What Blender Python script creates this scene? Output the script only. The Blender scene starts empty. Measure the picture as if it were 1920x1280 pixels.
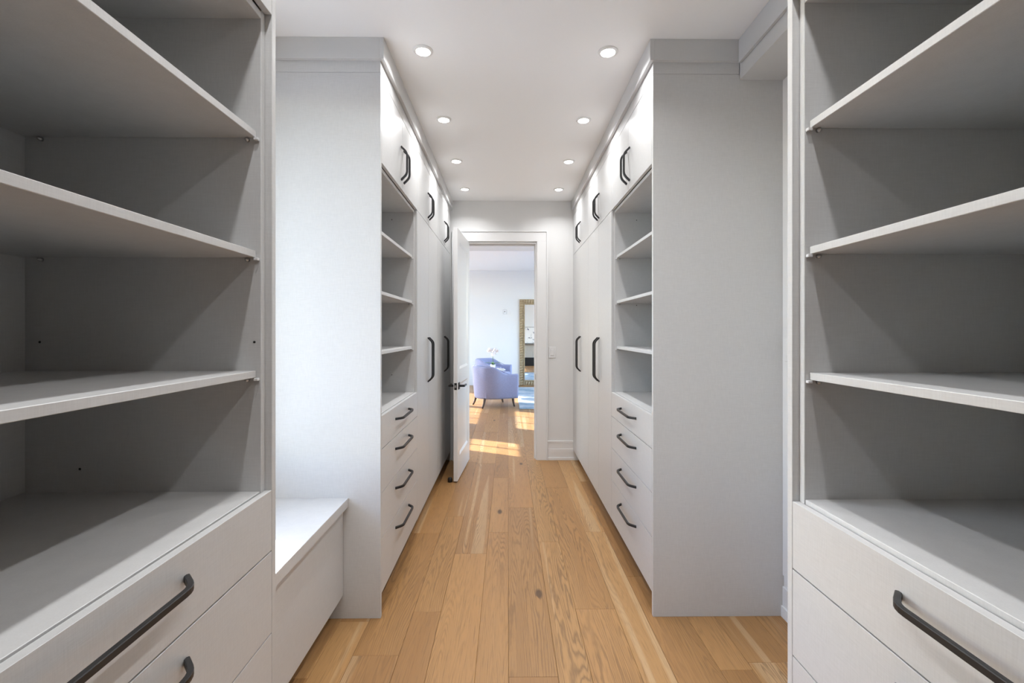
import bpy, bmesh, math, random
from mathutils import Vector, Matrix
random.seed(7)
S = bpy.context.scene
C = S.collection

# ------------------------------------------------------------------ camera
CAM_H = 1.42
cam_d = bpy.data.cameras.new('camera')
cam_d.sensor_width = 36.0
cam_d.lens = 16.0                       # 853 px on a 1920 px wide frame
cam_d.shift_y = -19.0 / 1920.0
cam_d.clip_start = 0.01
cam = bpy.data.objects.new('camera', cam_d)
cam.location = (0, 0, CAM_H)
cam.rotation_euler = (math.radians(90), 0, -math.atan(8.0 / 853.3))
C.objects.link(cam)
S.camera = cam

# ------------------------------------------------------------------ world, sun, exposure
world = bpy.data.worlds.new('world'); S.world = world
world.use_nodes = True
wn = world.node_tree.nodes; wl = world.node_tree.links
wn.clear()
sky = wn.new('ShaderNodeTexSky'); sky.sky_type = 'NISHITA'
sky.sun_disc = False
sky.sun_elevation = math.radians(34); sky.sun_rotation = math.radians(-63)
sky.dust_density = 0.6; sky.ozone_density = 1.5
bg = wn.new('ShaderNodeBackground'); bg.inputs['Strength'].default_value = 0.97
wo = wn.new('ShaderNodeOutputWorld')
wl.new(sky.outputs[0], bg.inputs['Color']); wl.new(bg.outputs[0], wo.inputs['Surface'])

SUN_DIR = Vector((1.0, -0.5, -0.75)).normalized()
sun_d = bpy.data.lights.new('sun', 'SUN'); sun_d.energy = 10.0; sun_d.angle = math.radians(0.6)
sun_d.color = (1.0, 0.975, 0.94)
sun = bpy.data.objects.new('sun', sun_d)
sun.rotation_euler = SUN_DIR.to_track_quat('-Z', 'Y').to_euler()
sun.location = (-8, 9, 7)
C.objects.link(sun)

LAMP_W = 2.5
LAMP_COL = (0.985, 0.99, 1.0)
vs = S.view_settings
vs.view_transform = 'Standard'; vs.look = 'None'; vs.gamma = 1.0
vs.use_curve_mapping = False
vs.exposure = 0.68

# ------------------------------------------------------------------ node helpers / materials
def new_mat(name):
    m = bpy.data.materials.new(name); m.use_nodes = True
    nt = m.node_tree
    return m, nt, nt.nodes['Principled BSDF']

def plain(name, col, rough=0.5, metal=0.0, spec=0.5):
    m, nt, b = new_mat(name)
    b.inputs['Base Color'].default_value = (*col, 1)
    b.inputs['Roughness'].default_value = rough
    b.inputs['Metallic'].default_value = metal
    b.inputs['Specular IOR Level'].default_value = spec
    return m

def nd(nt, t, **kw):
    n = nt.nodes.new(t)
    for k, v in kw.items():
        setattr(n, k, v)
    return n

def mathn(nt, op, a, b=None, c=None):
    n = nt.nodes.new('ShaderNodeMath'); n.operation = op
    for i, v in enumerate((a, b, c)):
        if v is None: continue
        if isinstance(v, (int, float)): n.inputs[i].default_value = v
        else: nt.links.new(v, n.inputs[i])
    return n.outputs[0]

def noise(nt, vec, scale, detail=2.0, rough=0.5):
    n = nt.nodes.new('ShaderNodeTexNoise')
    n.inputs['Scale'].default_value = scale; n.inputs['Detail'].default_value = detail
    n.inputs['Roughness'].default_value = rough
    nt.links.new(vec, n.inputs['Vector'])
    return n.outputs['Fac']

def mapping(nt, vec, scale):
    n = nt.nodes.new('ShaderNodeMapping'); n.inputs['Scale'].default_value = scale
    nt.links.new(vec, n.inputs['Vector'])
    return n.outputs[0]

def mixcol(nt, fac, a, b, mode='MIX'):
    n = nt.nodes.new('ShaderNodeMix'); n.data_type = 'RGBA'; n.blend_type = mode
    if isinstance(fac, (int, float)): n.inputs[0].default_value = fac
    else: nt.links.new(fac, n.inputs[0])
    for i, v in ((6, a), (7, b)):
        if isinstance(v, tuple): n.inputs[i].default_value = (*v, 1) if len(v) == 3 else v
        else: nt.links.new(v, n.inputs[i])
    return n.outputs[2]

def linen(name, col, rough=0.36, amount=0.13):
    """light melamine with a fine woven linen print"""
    m, nt, b = new_mat(name)
    tc = nd(nt, 'ShaderNodeTexCoord').outputs['Object']
    w1 = noise(nt, mapping(nt, tc, (330, 330, 26)), 1.0, 2, 0.6)
    w2 = noise(nt, mapping(nt, tc, (26, 26, 330)), 1.0, 2, 0.6)
    s = mathn(nt, 'ADD', w1, w2)
    f = mathn(nt, 'MULTIPLY_ADD', s, amount, 1.0 - amount)
    b.inputs['Base Color'].default_value = (*col, 1)
    c = mixcol(nt, 1.0, col, col)
    n = nt.nodes.new('ShaderNodeVectorMath'); n.operation = 'SCALE'
    n.inputs[0].default_value = col
    nt.links.new(f, n.inputs['Scale'])
    nt.links.new(n.outputs[0], b.inputs['Base Color'])
    b.inputs['Roughness'].default_value = rough
    bp = nt.nodes.new('ShaderNodeBump'); bp.inputs['Strength'].default_value = 0.12
    bp.inputs['Distance'].default_value = 0.001
    nt.links.new(s, bp.inputs['Height']); nt.links.new(bp.outputs[0], b.inputs['Normal'])
    return m

def paint(name, col, rough=0.6, bump=0.02):
    m, nt, b = new_mat(name)
    tc = nd(nt, 'ShaderNodeTexCoord').outputs['Object']
    h = noise(nt, tc, 260.0, 2)
    bp = nt.nodes.new('ShaderNodeBump'); bp.inputs['Strength'].default_value = bump
    bp.inputs['Distance'].default_value = 0.002
    nt.links.new(h, bp.inputs['Height']); nt.links.new(bp.outputs[0], b.inputs['Normal'])
    b.inputs['Base Color'].default_value = (*col, 1)
    b.inputs['Roughness'].default_value = rough
    return m

def emit(name, col, strength):
    m, nt, b = new_mat(name)
    b.inputs['Base Color'].default_value = (*col, 1)
    b.inputs['Emission Color'].default_value = (*col, 1)
    b.inputs['Emission Strength'].default_value = strength
    return m

def oak():
    m, nt, b = new_mat('oak_plank')
    tc = nd(nt, 'ShaderNodeTexCoord').outputs['Object']
    oi = nd(nt, 'ShaderNodeObjectInfo')
    off = nt.nodes.new('ShaderNodeVectorMath'); off.operation = 'MULTIPLY_ADD'
    comb = nd(nt, 'ShaderNodeCombineXYZ')
    r10 = mathn(nt, 'MULTIPLY', oi.outputs['Random'], 37.0)
    nt.links.new(r10, comb.inputs[0]); nt.links.new(mathn(nt, 'MULTIPLY', oi.outputs['Random'], 91.0), comb.inputs[1])
    nt.links.new(r10, comb.inputs[2])
    nt.links.new(tc, off.inputs[0]); off.inputs[1].default_value = (1, 1, 1)
    nt.links.new(comb.outputs[0], off.inputs[2])
    v = off.outputs[0]
    # growth rings / cathedrals
    n1 = noise(nt, mapping(nt, v, (6.0, 0.36, 1.0)), 1.0, 2.0, 0.45)
    n1b = noise(nt, mapping(nt, v, (60, 9, 1.0)), 1.0, 2.0, 0.5)
    ph = mathn(nt, 'ADD', mathn(nt, 'MULTIPLY', n1, 330.0), mathn(nt, 'MULTIPLY', n1b, 7.0))
    ring = mathn(nt, 'MULTIPLY_ADD', mathn(nt, 'SINE', ph), 0.5, 0.5)
    ring = mathn(nt, 'POWER', ring, 2.2)
    patch = noise(nt, mapping(nt, v, (3.0, 0.7, 1.0)), 1.0, 1.0)
    amt = mathn(nt, 'MULTIPLY', mathn(nt, 'SUBTRACT', patch, 0.36), 2.0)
    amt = mathn(nt, 'MINIMUM', mathn(nt, 'MAXIMUM', amt, 0.05), 0.62)
    # pores
    po = noise(nt, mapping(nt, v, (240, 7, 1.0)), 1.0, 2.0, 0.6)
    pore = mathn(nt, 'MULTIPLY', mathn(nt, 'MAXIMUM', mathn(nt, 'SUBTRACT', po, 0.53), 0.0), 2.2)
    # broad tone drift
    dr = noise(nt, mapping(nt, v, (7.0, 0.6, 1.0)), 1.0, 3.0, 0.6)
    base = oi.outputs['Color']
    c1 = mixcol(nt, mathn(nt, 'MULTIPLY', dr, 0.42), base, (0.56, 0.345, 0.15), 'MIX')
    sw = noise(nt, mapping(nt, v, (10.0, 0.22, 1.0)), 1.0, 1.5, 0.5)
    sw = mathn(nt, 'MINIMUM', mathn(nt, 'MAXIMUM', mathn(nt, 'MULTIPLY', mathn(nt, 'SUBTRACT', sw, 0.63), 14.0), 0.0), 0.5)
    c1 = mixcol(nt, sw, c1, (0.60, 0.42, 0.24), 'MIX')
    c2 = mixcol(nt, mathn(nt, 'MULTIPLY', ring, amt), c1, (0.165, 0.088, 0.038), 'MIX')
    c3 = mixcol(nt, pore, c2, (0.14, 0.075, 0.032), 'MIX')
    # knots
    vo = nt.nodes.new('ShaderNodeTexVoronoi'); vo.inputs['Scale'].default_value = 1.0
    nt.links.new(mapping(nt, v, (3.1, 1.25, 1.0)), vo.inputs['Vector'])
    kn = mathn(nt, 'SUBTRACT', 0.075, vo.outputs['Distance'])
    knot = mathn(nt, 'MINIMUM', mathn(nt, 'MAXIMUM', mathn(nt, 'MULTIPLY', kn, 26.0), 0.0), 0.9)
    gate = mathn(nt, 'GREATER_THAN', noise(nt, mapping(nt, v, (1.3, 0.5, 1.0)), 1.0, 0.0), 0.44)
    c4 = mixcol(nt, mathn(nt, 'MULTIPLY', knot, gate), c3, (0.085, 0.045, 0.022), 'MIX')
    nt.links.new(c4, b.inputs['Base Color'])
    b.inputs['Roughness'].default_value = 0.42
    bp = nt.nodes.new('ShaderNodeBump'); bp.inputs['Strength'].default_value = 0.15; bp.inputs['Distance'].default_value = 0.001
    nt.links.new(po, bp.inputs['Height']); nt.links.new(bp.outputs[0], b.inputs['Normal'])
    return m

M = {}
M['cab'] = linen('linen_melamine', (0.60, 0.60, 0.597))
M['cab_edge'] = M['cab']
M['wall'] = paint('wall_paint', (0.76, 0.76, 0.755))
M['ceil'] = paint('ceiling_paint', (0.925, 0.93, 0.935), 0.8)
M['trim'] = paint('trim_paint', (0.80, 0.80, 0.80), 0.35, 0.008)
M['oak'] = oak()
M['black'] = plain('black_matte_metal', (0.012, 0.012, 0.013), 0.42, 0.0, 0.5)
M['chrome'] = plain('satin_metal', (0.55, 0.55, 0.55), 0.3, 1.0)
M['clear'] = plain('clear_plastic', (0.75, 0.75, 0.76), 0.15)
M['hole'] = plain('dark_hole', (0.02, 0.02, 0.02), 0.8)
M['lens'] = emit('lamp_lens', (1.0, 0.97, 0.93), 9.0)
M['white_plastic'] = plain('white_plastic', (0.80, 0.80, 0.80), 0.3)
M['subfloor'] = plain('dark_subfloor', (0.10, 0.06, 0.035), 0.8)

def glass_mat():
    m = bpy.data.materials.new('window_glass'); m.use_nodes = True
    nt = m.node_tree; nt.nodes.clear()
    t = nt.nodes.new('ShaderNodeBsdfTransparent'); g = nt.nodes.new('ShaderNodeBsdfGlossy')
    g.inputs['Roughness'].default_value = 0.02
    mx = nt.nodes.new('ShaderNodeMixShader'); mx.inputs[0].default_value = 0.06
    o = nt.nodes.new('ShaderNodeOutputMaterial')
    nt.links.new(t.outputs[0], mx.inputs[1]); nt.links.new(g.outputs[0], mx.inputs[2])
    nt.links.new(mx.outputs[0], o.inputs['Surface'])
    return m
M['glass'] = glass_mat()

# ------------------------------------------------------------------ object helpers
def tag(o, label, cat, group=None):
    o['label'] = label; o['category'] = cat
    if group: o['group'] = group
    return o

def struct(o, label=None, cat=None):
    o['kind'] = 'structure'
    if label: o['label'] = label
    if cat: o['category'] = cat
    return o

def empty(name, loc=(0, 0, 0), rz=0.0):
    o = bpy.data.objects.new(name, None)
    o.empty_display_size = 0.1
    o.location = loc; o.rotation_euler = (0, 0, rz)
    C.objects.link(o)
    return o

def link(name, me, mat, parent=None, loc=(0, 0, 0), rot=(0, 0, 0)):
    if mat is not None and len(me.materials) == 0: me.materials.append(mat)
    o = bpy.data.objects.new(name, me)
    C.objects.link(o)
    o.location = loc; o.rotation_euler = rot
    if parent is not None: o.parent = parent
    return o

_boxcache = {}
def box_mesh(sx, sy, sz, bev, mat):
    key = (round(sx, 5), round(sy, 5), round(sz, 5), bev, mat.name)
    if key in _boxcache: return _boxcache[key]
    bm = bmesh.new()
    bmesh.ops.create_cube(bm, size=1.0)
    for v in bm.verts: v.co = Vector((v.co.x * sx, v.co.y * sy, v.co.z * sz))
    if bev > 0:
        bmesh.ops.bevel(bm, geom=list(bm.edges), offset=min(bev, 0.45 * min(sx, sy, sz)), segments=1, affect='EDGES')
    me = bpy.data.meshes.new('panel'); bm.to_mesh(me); bm.free()
    me.materials.append(mat)
    _boxcache[key] = me
    return me

def box(name, x0, x1, y0, y1, z0, z1, mat, parent=None, bev=0.0012):
    if x0 > x1: x0, x1 = x1, x0
    if y0 > y1: y0, y1 = y1, y0
    me = box_mesh(x1 - x0, y1 - y0, z1 - z0, bev, mat)
    c = Vector(((x0 + x1) / 2, (y0 + y1) / 2, (z0 + z1) / 2))
    p = parent
    while p is not None:               # parents here only carry a location
        c = c - Vector(p.location); p = p.parent
    return link(name, me, None, parent, c)

def boxes_mesh(name, lst, mat, parent=None):
    """several boxes of ONE thing as one mesh (walls with openings)"""
    bm = bmesh.new()
    for (x0, x1, y0, y1, z0, z1) in lst:
        r = bmesh.ops.create_cube(bm, size=1.0)
        for v in r['verts']:
            v.co = Vector((x0 + (v.co.x + .5) * (x1 - x0), y0 + (v.co.y + .5) * (y1 - y0), z0 + (v.co.z + .5) * (z1 - z0)))
    me = bpy.data.meshes.new(name); bm.to_mesh(me); bm.free()
    return link(name, me, mat, parent)

def lathe(prof, seg=24, smooth=True):
    bm = bmesh.new(); rings = []
    for (r, z) in prof:
        if r < 1e-6: rings.append([bm.verts.new((0, 0, z))])
        else: rings.append([bm.verts.new((r * math.cos(2 * math.pi * i / seg), r * math.sin(2 * math.pi * i / seg), z)) for i in range(seg)])
    for a, b in zip(rings, rings[1:]):
        for i in range(seg):
            j = (i + 1) % seg
            if len(a) == 1 and len(b) == 1: continue
            if len(a) == 1: bm.faces.new((a[0], b[j], b[i]))
            elif len(b) == 1: bm.faces.new((a[i], a[j], b[0]))
            else: bm.faces.new((a[i], a[j], b[j], b[i]))
    bmesh.ops.recalc_face_normals(bm, faces=bm.faces)
    me = bpy.data.meshes.new('turned'); bm.to_mesh(me); bm.free()
    if smooth:
        for p in me.polygons: p.use_smooth = True
    return me

def sweep(pts, up, half_n, half_u, bev=0.0):
    """rectangular section swept along a polyline; up is the fixed side direction"""
    bm = bmesh.new(); rings = []
    up = Vector(up)
    n = len(pts)
    for i, p in enumerate(pts):
        p = Vector(p)
        if i == 0: t = (Vector(pts[1]) - p).normalized(); k = 1.0
        elif i == n - 1: t = (p - Vector(pts[i - 1])).normalized(); k = 1.0
        else:
            t1 = (p - Vector(pts[i - 1])).normalized(); t2 = (Vector(pts[i + 1]) - p).normalized()
            t = (t1 + t2).normalized(); k = 1.0 / max(0.5, t.dot(t1))
        nn = t.cross(up).normalized()
        b = bev
        prof = [(-half_n + b, -half_u), (half_n - b, -half_u), (half_n, -half_u + b), (half_n, half_u - b),
                (half_n - b, half_u), (-half_n + b, half_u), (-half_n, half_u - b), (-half_n, -half_u + b)]
        rings.append([bm.verts.new(p + nn * a * k + up * c) for a, c in prof])
    for a, b_ in zip(rings, rings[1:]):
        for i in range(8):
            j = (i + 1) % 8
            bm.faces.new((a[i], a[j], b_[j], b_[i]))
    bm.faces.new(rings[0]); bm.faces.new(list(reversed(rings[-1])))
    bmesh.ops.recalc_face_normals(bm, faces=bm.faces)
    me = bpy.data.meshes.new('swept'); bm.to_mesh(me); bm.free()
    return me

def tube(pts, radii, seg=8):
    bm = bmesh.new(); rings = []; n = len(pts)
    for i, p in enumerate(pts):
        p = Vector(p)
        a = Vector(pts[max(0, i - 1)]); b = Vector(pts[min(n - 1, i + 1)])
        t = (b - a).normalized()
        ref = Vector((1, 0, 0)) if abs(t.x) < 0.9 else Vector((0, 1, 0))
        u = t.cross(ref).normalized(); w = t.cross(u)
        rings.append([bm.verts.new(p + (u * math.cos(2 * math.pi * k / seg) + w * math.sin(2 * math.pi * k / seg)) * radii[i]) for k in range(seg)])
    for a, b in zip(rings, rings[1:]):
        for k in range(seg):
            j = (k + 1) % seg
            bm.faces.new((a[k], a[j], b[j], b[k]))
    bm.faces.new(rings[0]); bm.faces.new(list(reversed(rings[-1])))
    bmesh.ops.recalc_face_normals(bm, faces=bm.faces)
    me = bpy.data.meshes.new('tube'); bm.to_mesh(me); bm.free()
    for p in me.polygons: p.use_smooth = True
    return me

# ------------------------------------------------------------------ plan (metres, camera at x=0,y=0)
FL, FR = -0.629, 0.723          # front planes of the cabinets left and right of the aisle
WL, WR = -1.300, 1.387          # closet side walls
ZC = 2.862                      # closet ceiling
YF = 5.03                       # far wall of the closet, closet face
YB = -2.60                      # wall behind the camera
YP = 2.258                      # near face of the corridor end panels
BX0, BX1, BY0, BY1, BZ = -3.0, 3.6, 5.17, 12.0, 3.02   # bedroom

# ------------------------------------------------------------------ floor of oak planks
floor = boxes_mesh('floor', [(BX0 - .1, BX1 + .1, YB - .1, BY1 + .1, -0.08, -0.014)], M['subfloor'])
struct(floor, 'oak plank floor of mixed wide and narrow boards', 'floor')
TONES = [(0.52, 0.325, 0.165), (0.60, 0.385, 0.205), (0.47, 0.285, 0.14), (0.56, 0.35, 0.18), (0.64, 0.43, 0.24), (0.43, 0.255, 0.125)]
_plank = {}
def plank_mesh(w, l):
    key = (round(w, 4), round(l, 3))
    if key in _plank: return _plank[key]
    bm = bmesh.new()
    t = 0.014; ch = 0.0011; g = 0.0004
    hx, hy = w / 2 - g, l / 2 - g
    def ring(ax, ay, z): return [bm.verts.new((sx * ax, sy * ay, z)) for sx, sy in ((-1, -1), (1, -1), (1, 1), (-1, 1))]
    a = ring(hx, hy, -t); b = ring(hx, hy, -ch); c = ring(hx - ch, hy - ch, 0.0)
    for p, q in ((a, b), (b, c)):
        for i in range(4):
            j = (i + 1) % 4
            bm.faces.new((p[i], p[j], q[j], q[i]))
    bm.faces.new(c)
    me = bpy.data.meshes.new('plank'); bm.to_mesh(me); bm.free()
    me.materials.append(M['oak'])
    _plank[key] = me
    return me

def plank(x0, x1, y0, y1, tone=None):
    o = link('plank', plank_mesh(x1 - x0, y1 - y0), None, floor, ((x0 + x1) / 2, (y0 + y1) / 2, 0.0))
    t_ = tone or random.choice(TONES)
    o.color = (t_[0] * .70, t_[1] * .56, t_[2] * .38, 1)
    return o

PERIOD, WIDE = 0.342, 0.203
X_ORIG = 0.004                  # left edge of the wide board in the middle of the aisle
JOINTS = {                      # board index -> end joints seen in the photograph (y)
    (-2, 0): [2.00, 3.21, 4.72], (-2, 1): [2.31, 3.50, 4.95], (-1, 0): [1.35, 2.91, 4.9], (-1, 1): [1.5, 3.22, 4.42],
    (0, 0): [1.87, 3.67, 5.6], (0, 1): [1.45, 3.07, 5.0], (1, 0): [2.325, 4.13, 5.5], (1, 1): [1.6, 3.22, 4.95],
    (2, 0): [1.2, 2.63, 4.3], (2, 1): [1.9, 3.4, 4.8]}
DARK = (0.44, 0.275, 0.145)
TONE_FIX = {(0, 0, 1): (0.47, 0.295, 0.155), (0, 0, 2): (0.57, 0.36, 0.19), (-1, 0, 1): (0.58, 0.37, 0.195), (-1, 0, 2): (0.48, 0.30, 0.165),
            (-1, 1, 1): (0.53, 0.33, 0.17), (-1, 1, 2): (0.58, 0.38, 0.21), (1, 1, 1): (0.62, 0.42, 0.235), (1, 1, 2): (0.66, 0.45, 0.26),
            (2, 0, 2): (0.40, 0.235, 0.115), (2, 0, 1): (0.47, 0.285, 0.145), (-2, 0, 1): (0.46, 0.275, 0.13), (-2, 0, 2): (0.52, 0.32, 0.16),
            (0, 1, 1): (0.60, 0.40, 0.22), (0, 1, 2): (0.58, 0.39, 0.215), (1, 0, 1): (0.53, 0.33, 0.165), (1, 0, 2): (0.52, 0.325, 0.165)}
k = -9
while True:
    xa = X_ORIG + k * PERIOD
    if xa > BX1: break
    for half in (0, 1):
        a, b_ = (xa, xa + WIDE) if half == 0 else (xa + WIDE, xa + PERIOD)
        if b_ < BX0 or a > BX1: continue
        inside_closet = b_ > WL - 0.05 and a < WR + 0.05
        y = YB if inside_closet else BY0 - 0.05
        cuts = [y]
        if (k, half) in JOINTS:
            cuts += [j for j in JOINTS[(k, half)]]
            if cuts[1] - cuts[0] > 2.6: cuts.insert(1, (cuts[0] + cuts[1]) / 2 + 0.2)
        idx0 = cuts.index(JOINTS[(k, half)][0]) if (k, half) in JOINTS else None
        y = cuts[-1]
        if (k, half) not in JOINTS: y += random.uniform(0.5, 1.9); cuts.append(y)
        while y < BY1:
            y += random.choice([1.5, 1.8, 2.1]) + random.uniform(-0.2, 0.2)
            cuts.append(min(y, BY1))
        cuts = [c for i, c in enumerate(cuts) if i == 0 or c - cuts[i - 1] > 0.05]
        for i, (p, q) in enumerate(zip(cuts, cuts[1:])):
            tone = None
            if idx0 is not None: tone = TONE_FIX.get((k, half, i - idx0 + 1))
            plank(max(a, BX0), min(b_, BX1), p, q, tone)
    k += 1

# ------------------------------------------------------------------ unseen pale ground, added to bounce sun onto the ceilings
M['sun_bounce'] = paint('pale_sun_bounce', (0.42, 0.42, 0.41), 0.9, 0.1)
struct(boxes_mesh('ground', [(-30, BX0 - .3, -20, 35, -.45, -.25), (BX0 - .3, WL - .35, -20, 4.9, -.45, -.25), (BX1 + .3, 34, -20, 35, -.45, -.25)], M['sun_bounce']), 'added unseen pale ground bouncing sun in through the windows', 'ground')

# ------------------------------------------------------------------ closet shell
WIN = (1.28, 2.075, 0.78, 2.62)         # closet window over the bench: y0, y1, z0, z1
T = 0.12
wl_ = boxes_mesh('wall_left', [
    (WL - T, WL, YB, WIN[0], 0, ZC), (WL - T, WL, WIN[1], YF, 0, ZC),
    (WL - T, WL, WIN[0], WIN[1], 0, WIN[2]), (WL - T, WL, WIN[0], WIN[1], WIN[3], ZC)], M['wall'])
struct(wl_)
wr_ = boxes_mesh('wall_right', [(WR, WR + T, YB, YF, 0, ZC)], M['wall']); struct(wr_)
wb_ = boxes_mesh('wall_back', [(WL - T, WR + T, YB - T, YB, 0, ZC)], M['wall']); struct(wb_)
DX0, DX1, DZ = -0.480, 0.312, 2.402     # door opening
wf_ = boxes_mesh('wall_far', [(BX0, DX0, YF, BY0, 0, BZ + .4), (DX1, BX1, YF, BY0, 0, BZ + .4), (DX0, DX1, YF, BY0, DZ, BZ + .4)], M['wall']); struct(wf_)
ce_ = boxes_mesh('ceiling', [(WL - T, WR + T, YB - T, YF, ZC, ZC + 0.1)], M['ceil']); struct(ce_)

# unseen overhang, added to block the high sun at the closet window
struct(boxes_mesh('sun_blocker', [(WL - 1.40, WL - T - .001, YB, 4.9, 2.78, 2.95)], M['trim']), 'added unseen white overhang blocking high sun at the closet window', 'roof')
# closet window over the bench
w1 = struct(empty('window_1', (WL, (WIN[0] + WIN[1]) / 2, WIN[2])))
yy0, yy1, zz0, zz1 = WIN
fr = 0.035
box('frame_stile', WL - .09, WL - .04, yy0, yy0 + fr, zz0, zz1, M['trim'], w1)
box('frame_stile', WL - .09, WL - .04, yy1 - fr, yy1, zz0, zz1, M['trim'], w1)
box('frame_rail', WL - .09, WL - .04, yy0 + fr, yy1 - fr, zz0, zz0 + fr, M['trim'], w1)
box('frame_rail', WL - .09, WL - .04, yy0 + fr, yy1 - fr, zz1 - fr, zz1, M['trim'], w1)
box('pane', WL - .068, WL - .064, yy0 + fr, yy1 - fr, zz0 + fr, zz1 - fr, M['glass'], w1, 0)

# ------------------------------------------------------------------ far wall: casing, jamb, baseboard
t1 = struct(empty('trim_1', (0, YF, 0)))
CO0, CO1, CI0, CI1 = -0.612, 0.440, -0.490, 0.322
CZ0, CZ1 = 2.411, 2.530
cy = YF - 0.018
def casing_profile(parent, name, x0, x1, z0, z1, outer, horizontal=False):
    """flat casing board plus a raised band on its outer edge"""
    box(name, x0, x1, cy, YF, z0, z1, M['trim'], parent)
casing_profile(t1, 'casing_board', CO0 + .014, CI0, 0, CZ0, 'l')
casing_profile(t1, 'casing_board', CI1, CO1 - .014, 0, CZ0, 'r')
casing_profile(t1, 'casing_board', CO0 + .014, CO1 - .014, CZ0, CZ1 - .016, 't', True)
box('back_band', CO0, CO0 + .014, YF - .028, YF, 0, CZ1, M['trim'], t1)
box('back_band', CO1 - .014, CO1, YF - .028, YF, 0, CZ1, M['trim'], t1)
box('back_band', CO0 + .014, CO1 - .014, YF - .028, YF, CZ1 - .016, CZ1, M['trim'], t1)
box('jamb', DX0, DX0 + .018, YF - .002, BY0 + .01, 0, DZ, M['trim'], t1)
box('jamb', DX1 - .004, DX1, YF - .002, BY0 + .01, 0, DZ, M['trim'], t1)
box('jamb', DX0 + .018, DX1 - .004, YF - .002, BY0 + .01, DZ - .012, DZ, M['trim'], t1)
box('door_stop_strip', DX1 - .016, DX1 - .004, YF + .05, YF + .085, 0, DZ - .012, M['trim'], t1)
box('door_stop_strip', DX0 + .018, DX1 - .016, YF + .05, YF + .085, DZ - .026, DZ - .012, M['trim'], t1)
sp = box('strike_plate', DX1 - .0055, DX1 - .003, YF + .008, YF + .040, .885, .945, M['black'], t1)

def baseboard(name, x0, x1):
    o = struct(empty(name, ((x0 + x1) / 2, YF, 0)))
    box('base_board', x0, x1, YF - .014, YF, 0, .125, M['trim'], o)
    box('base_step', x0, x1, YF - .020, YF - .014, 0, .03, M['trim'], o)
    box('base_cap', x0, x1, YF - .009, YF, .125, .211, M['trim'], o)
    box('base_cap_bead', x0, x1, YF - .012, YF - .009, .19, .211, M['trim'], o)
    return o
baseboard('baseboard_far', CO1 + .001, FR + .06)

# wall switch beside the door
def rocker(name, label, x, z, w=0.078, h=0.122, y=YF):
    o = empty(name, (x, y, z)); tag(o, label, 'switch')
    box('plate', x - w / 2, x + w / 2, y - .006, y, z - h / 2, z + h / 2, M['white_plastic'], o, .002)
    box('rocker', x - .017, x + .017, y - .010, y - .006, z - .034, z + .034, M['white_plastic'], o, .0015)
    return o
rocker('light_switch', 'white rocker light switch on the wall right beside the door casing', .4925, 1.187)

# ------------------------------------------------------------------ bedroom door leaf (open into the closet)
HX, HY = -0.460, YF - 0.004
ang = math.atan2(0.048, 0.74)
door = empty('door_1', (HX, HY, 0))
door['kind'] = 'structure'; door['label'] = 'white two-panel door standing open against the cabinets'; door['category'] = 'door'
door.rotation_euler = (0, 0, -math.pi / 2 - ang)      # local +x runs from the hinge to the latch edge
LW, LT, LH0, LH1 = 0.752, 0.038, 0.012, 2.394
def dbox(name, x0, x1, y0, y1, z0, z1, mat, parent=None, bev=.0015):
    me = box_mesh(x1 - x0, y1 - y0, z1 - z0, bev, mat)
    loc = Vector(((x0 + x1) / 2, (y0 + y1) / 2, (z0 + z1) / 2))
    if parent is not None and parent is not door: loc -= Vector(parent.location)
    return link(name, me, None, parent or door, loc)
st = 0.115
# local y: 0 .. LT ; local +y is the aisle-facing side after rotation
dbox('stile', 0, st, 0, LT, LH0, LH1, M['trim'])
dbox('stile', LW - st, LW, 0, LT, LH0, LH1, M['trim'])
dbox('rail', st, LW - st, 0, LT, LH0, LH0 + .22, M['trim'])
dbox('rail', st, LW - st, 0, LT, .92, 1.06, M['trim'])
dbox('rail', st, LW - st, 0, LT, LH1 - .12, LH1, M['trim'])
def door_panel(z0, z1):
    """recessed panel with a sloped sticking on both faces"""
    bm = bmesh.new()
    x0, x1 = st, LW - st
    s = 0.020
    for (ya, yb) in ((LT - .001, LT - .011), (.001, .011)):
        o = [bm.verts.new(p) for p in ((x0, ya, z0), (x1, ya, z0), (x1, ya, z1), (x0, ya, z1))]
        i = [bm.verts.new(p) for p in ((x0 + s, yb, z0 + s), (x1 - s, yb, z0 + s), (x1 - s, yb, z1 - s), (x0 + s, yb, z1 - s))]
        for a in range(4):
            b = (a + 1) % 4
            bm.faces.new((o[a], o[b], i[b], i[a]))
        bm.faces.new(i)
    bmesh.ops.recalc_face_normals(bm, faces=bm.faces)
    me = bpy.data.meshes.new('door_panel'); bm.to_mesh(me); bm.free()
    link('panel', me, M['trim'], door)
door_panel(LH0 + .22, .92); door_panel(1.06, LH1 - .12)
# lever set
def lever(side):
    yb = LT if side > 0 else 0.0
    o = dbox('lever_handle', LW - .092, LW - .038, min(yb, yb + side * .008), max(yb, yb + side * .008), .870, .935, M['black'])
    o['label'] = 'black square rosette lever'
    x = LW - .065
    dbox('neck', x - .010, x + .010, min(yb + side * .008, yb + side * .055), max(yb + side * .008, yb + side * .055), .892, .913, M['black'], o)
    dbox('grip', x - .115, x + .012, min(yb + side * .046, yb + side * .060), max(yb + side * .046, yb + side * .060), .894, .911, M['black'], o)
lever(1); lever(-1)
lp = dbox('latch_plate', LW - .0005, LW + .0012, .006, LT - .006, .870, .935, M['black'])
dbox('latch_bolt', LW + .0012, LW + .010, .013, LT - .013, .890, .912, M['chrome'], lp)
for hz in (.25, 1.25, 2.15):
    me = lathe([(0, -.05), (.007, -.05), (.007, .05), (0, .05)], 10)
    link('hinge', me, M['black'], door, (-.004, -.004, hz))
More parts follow.
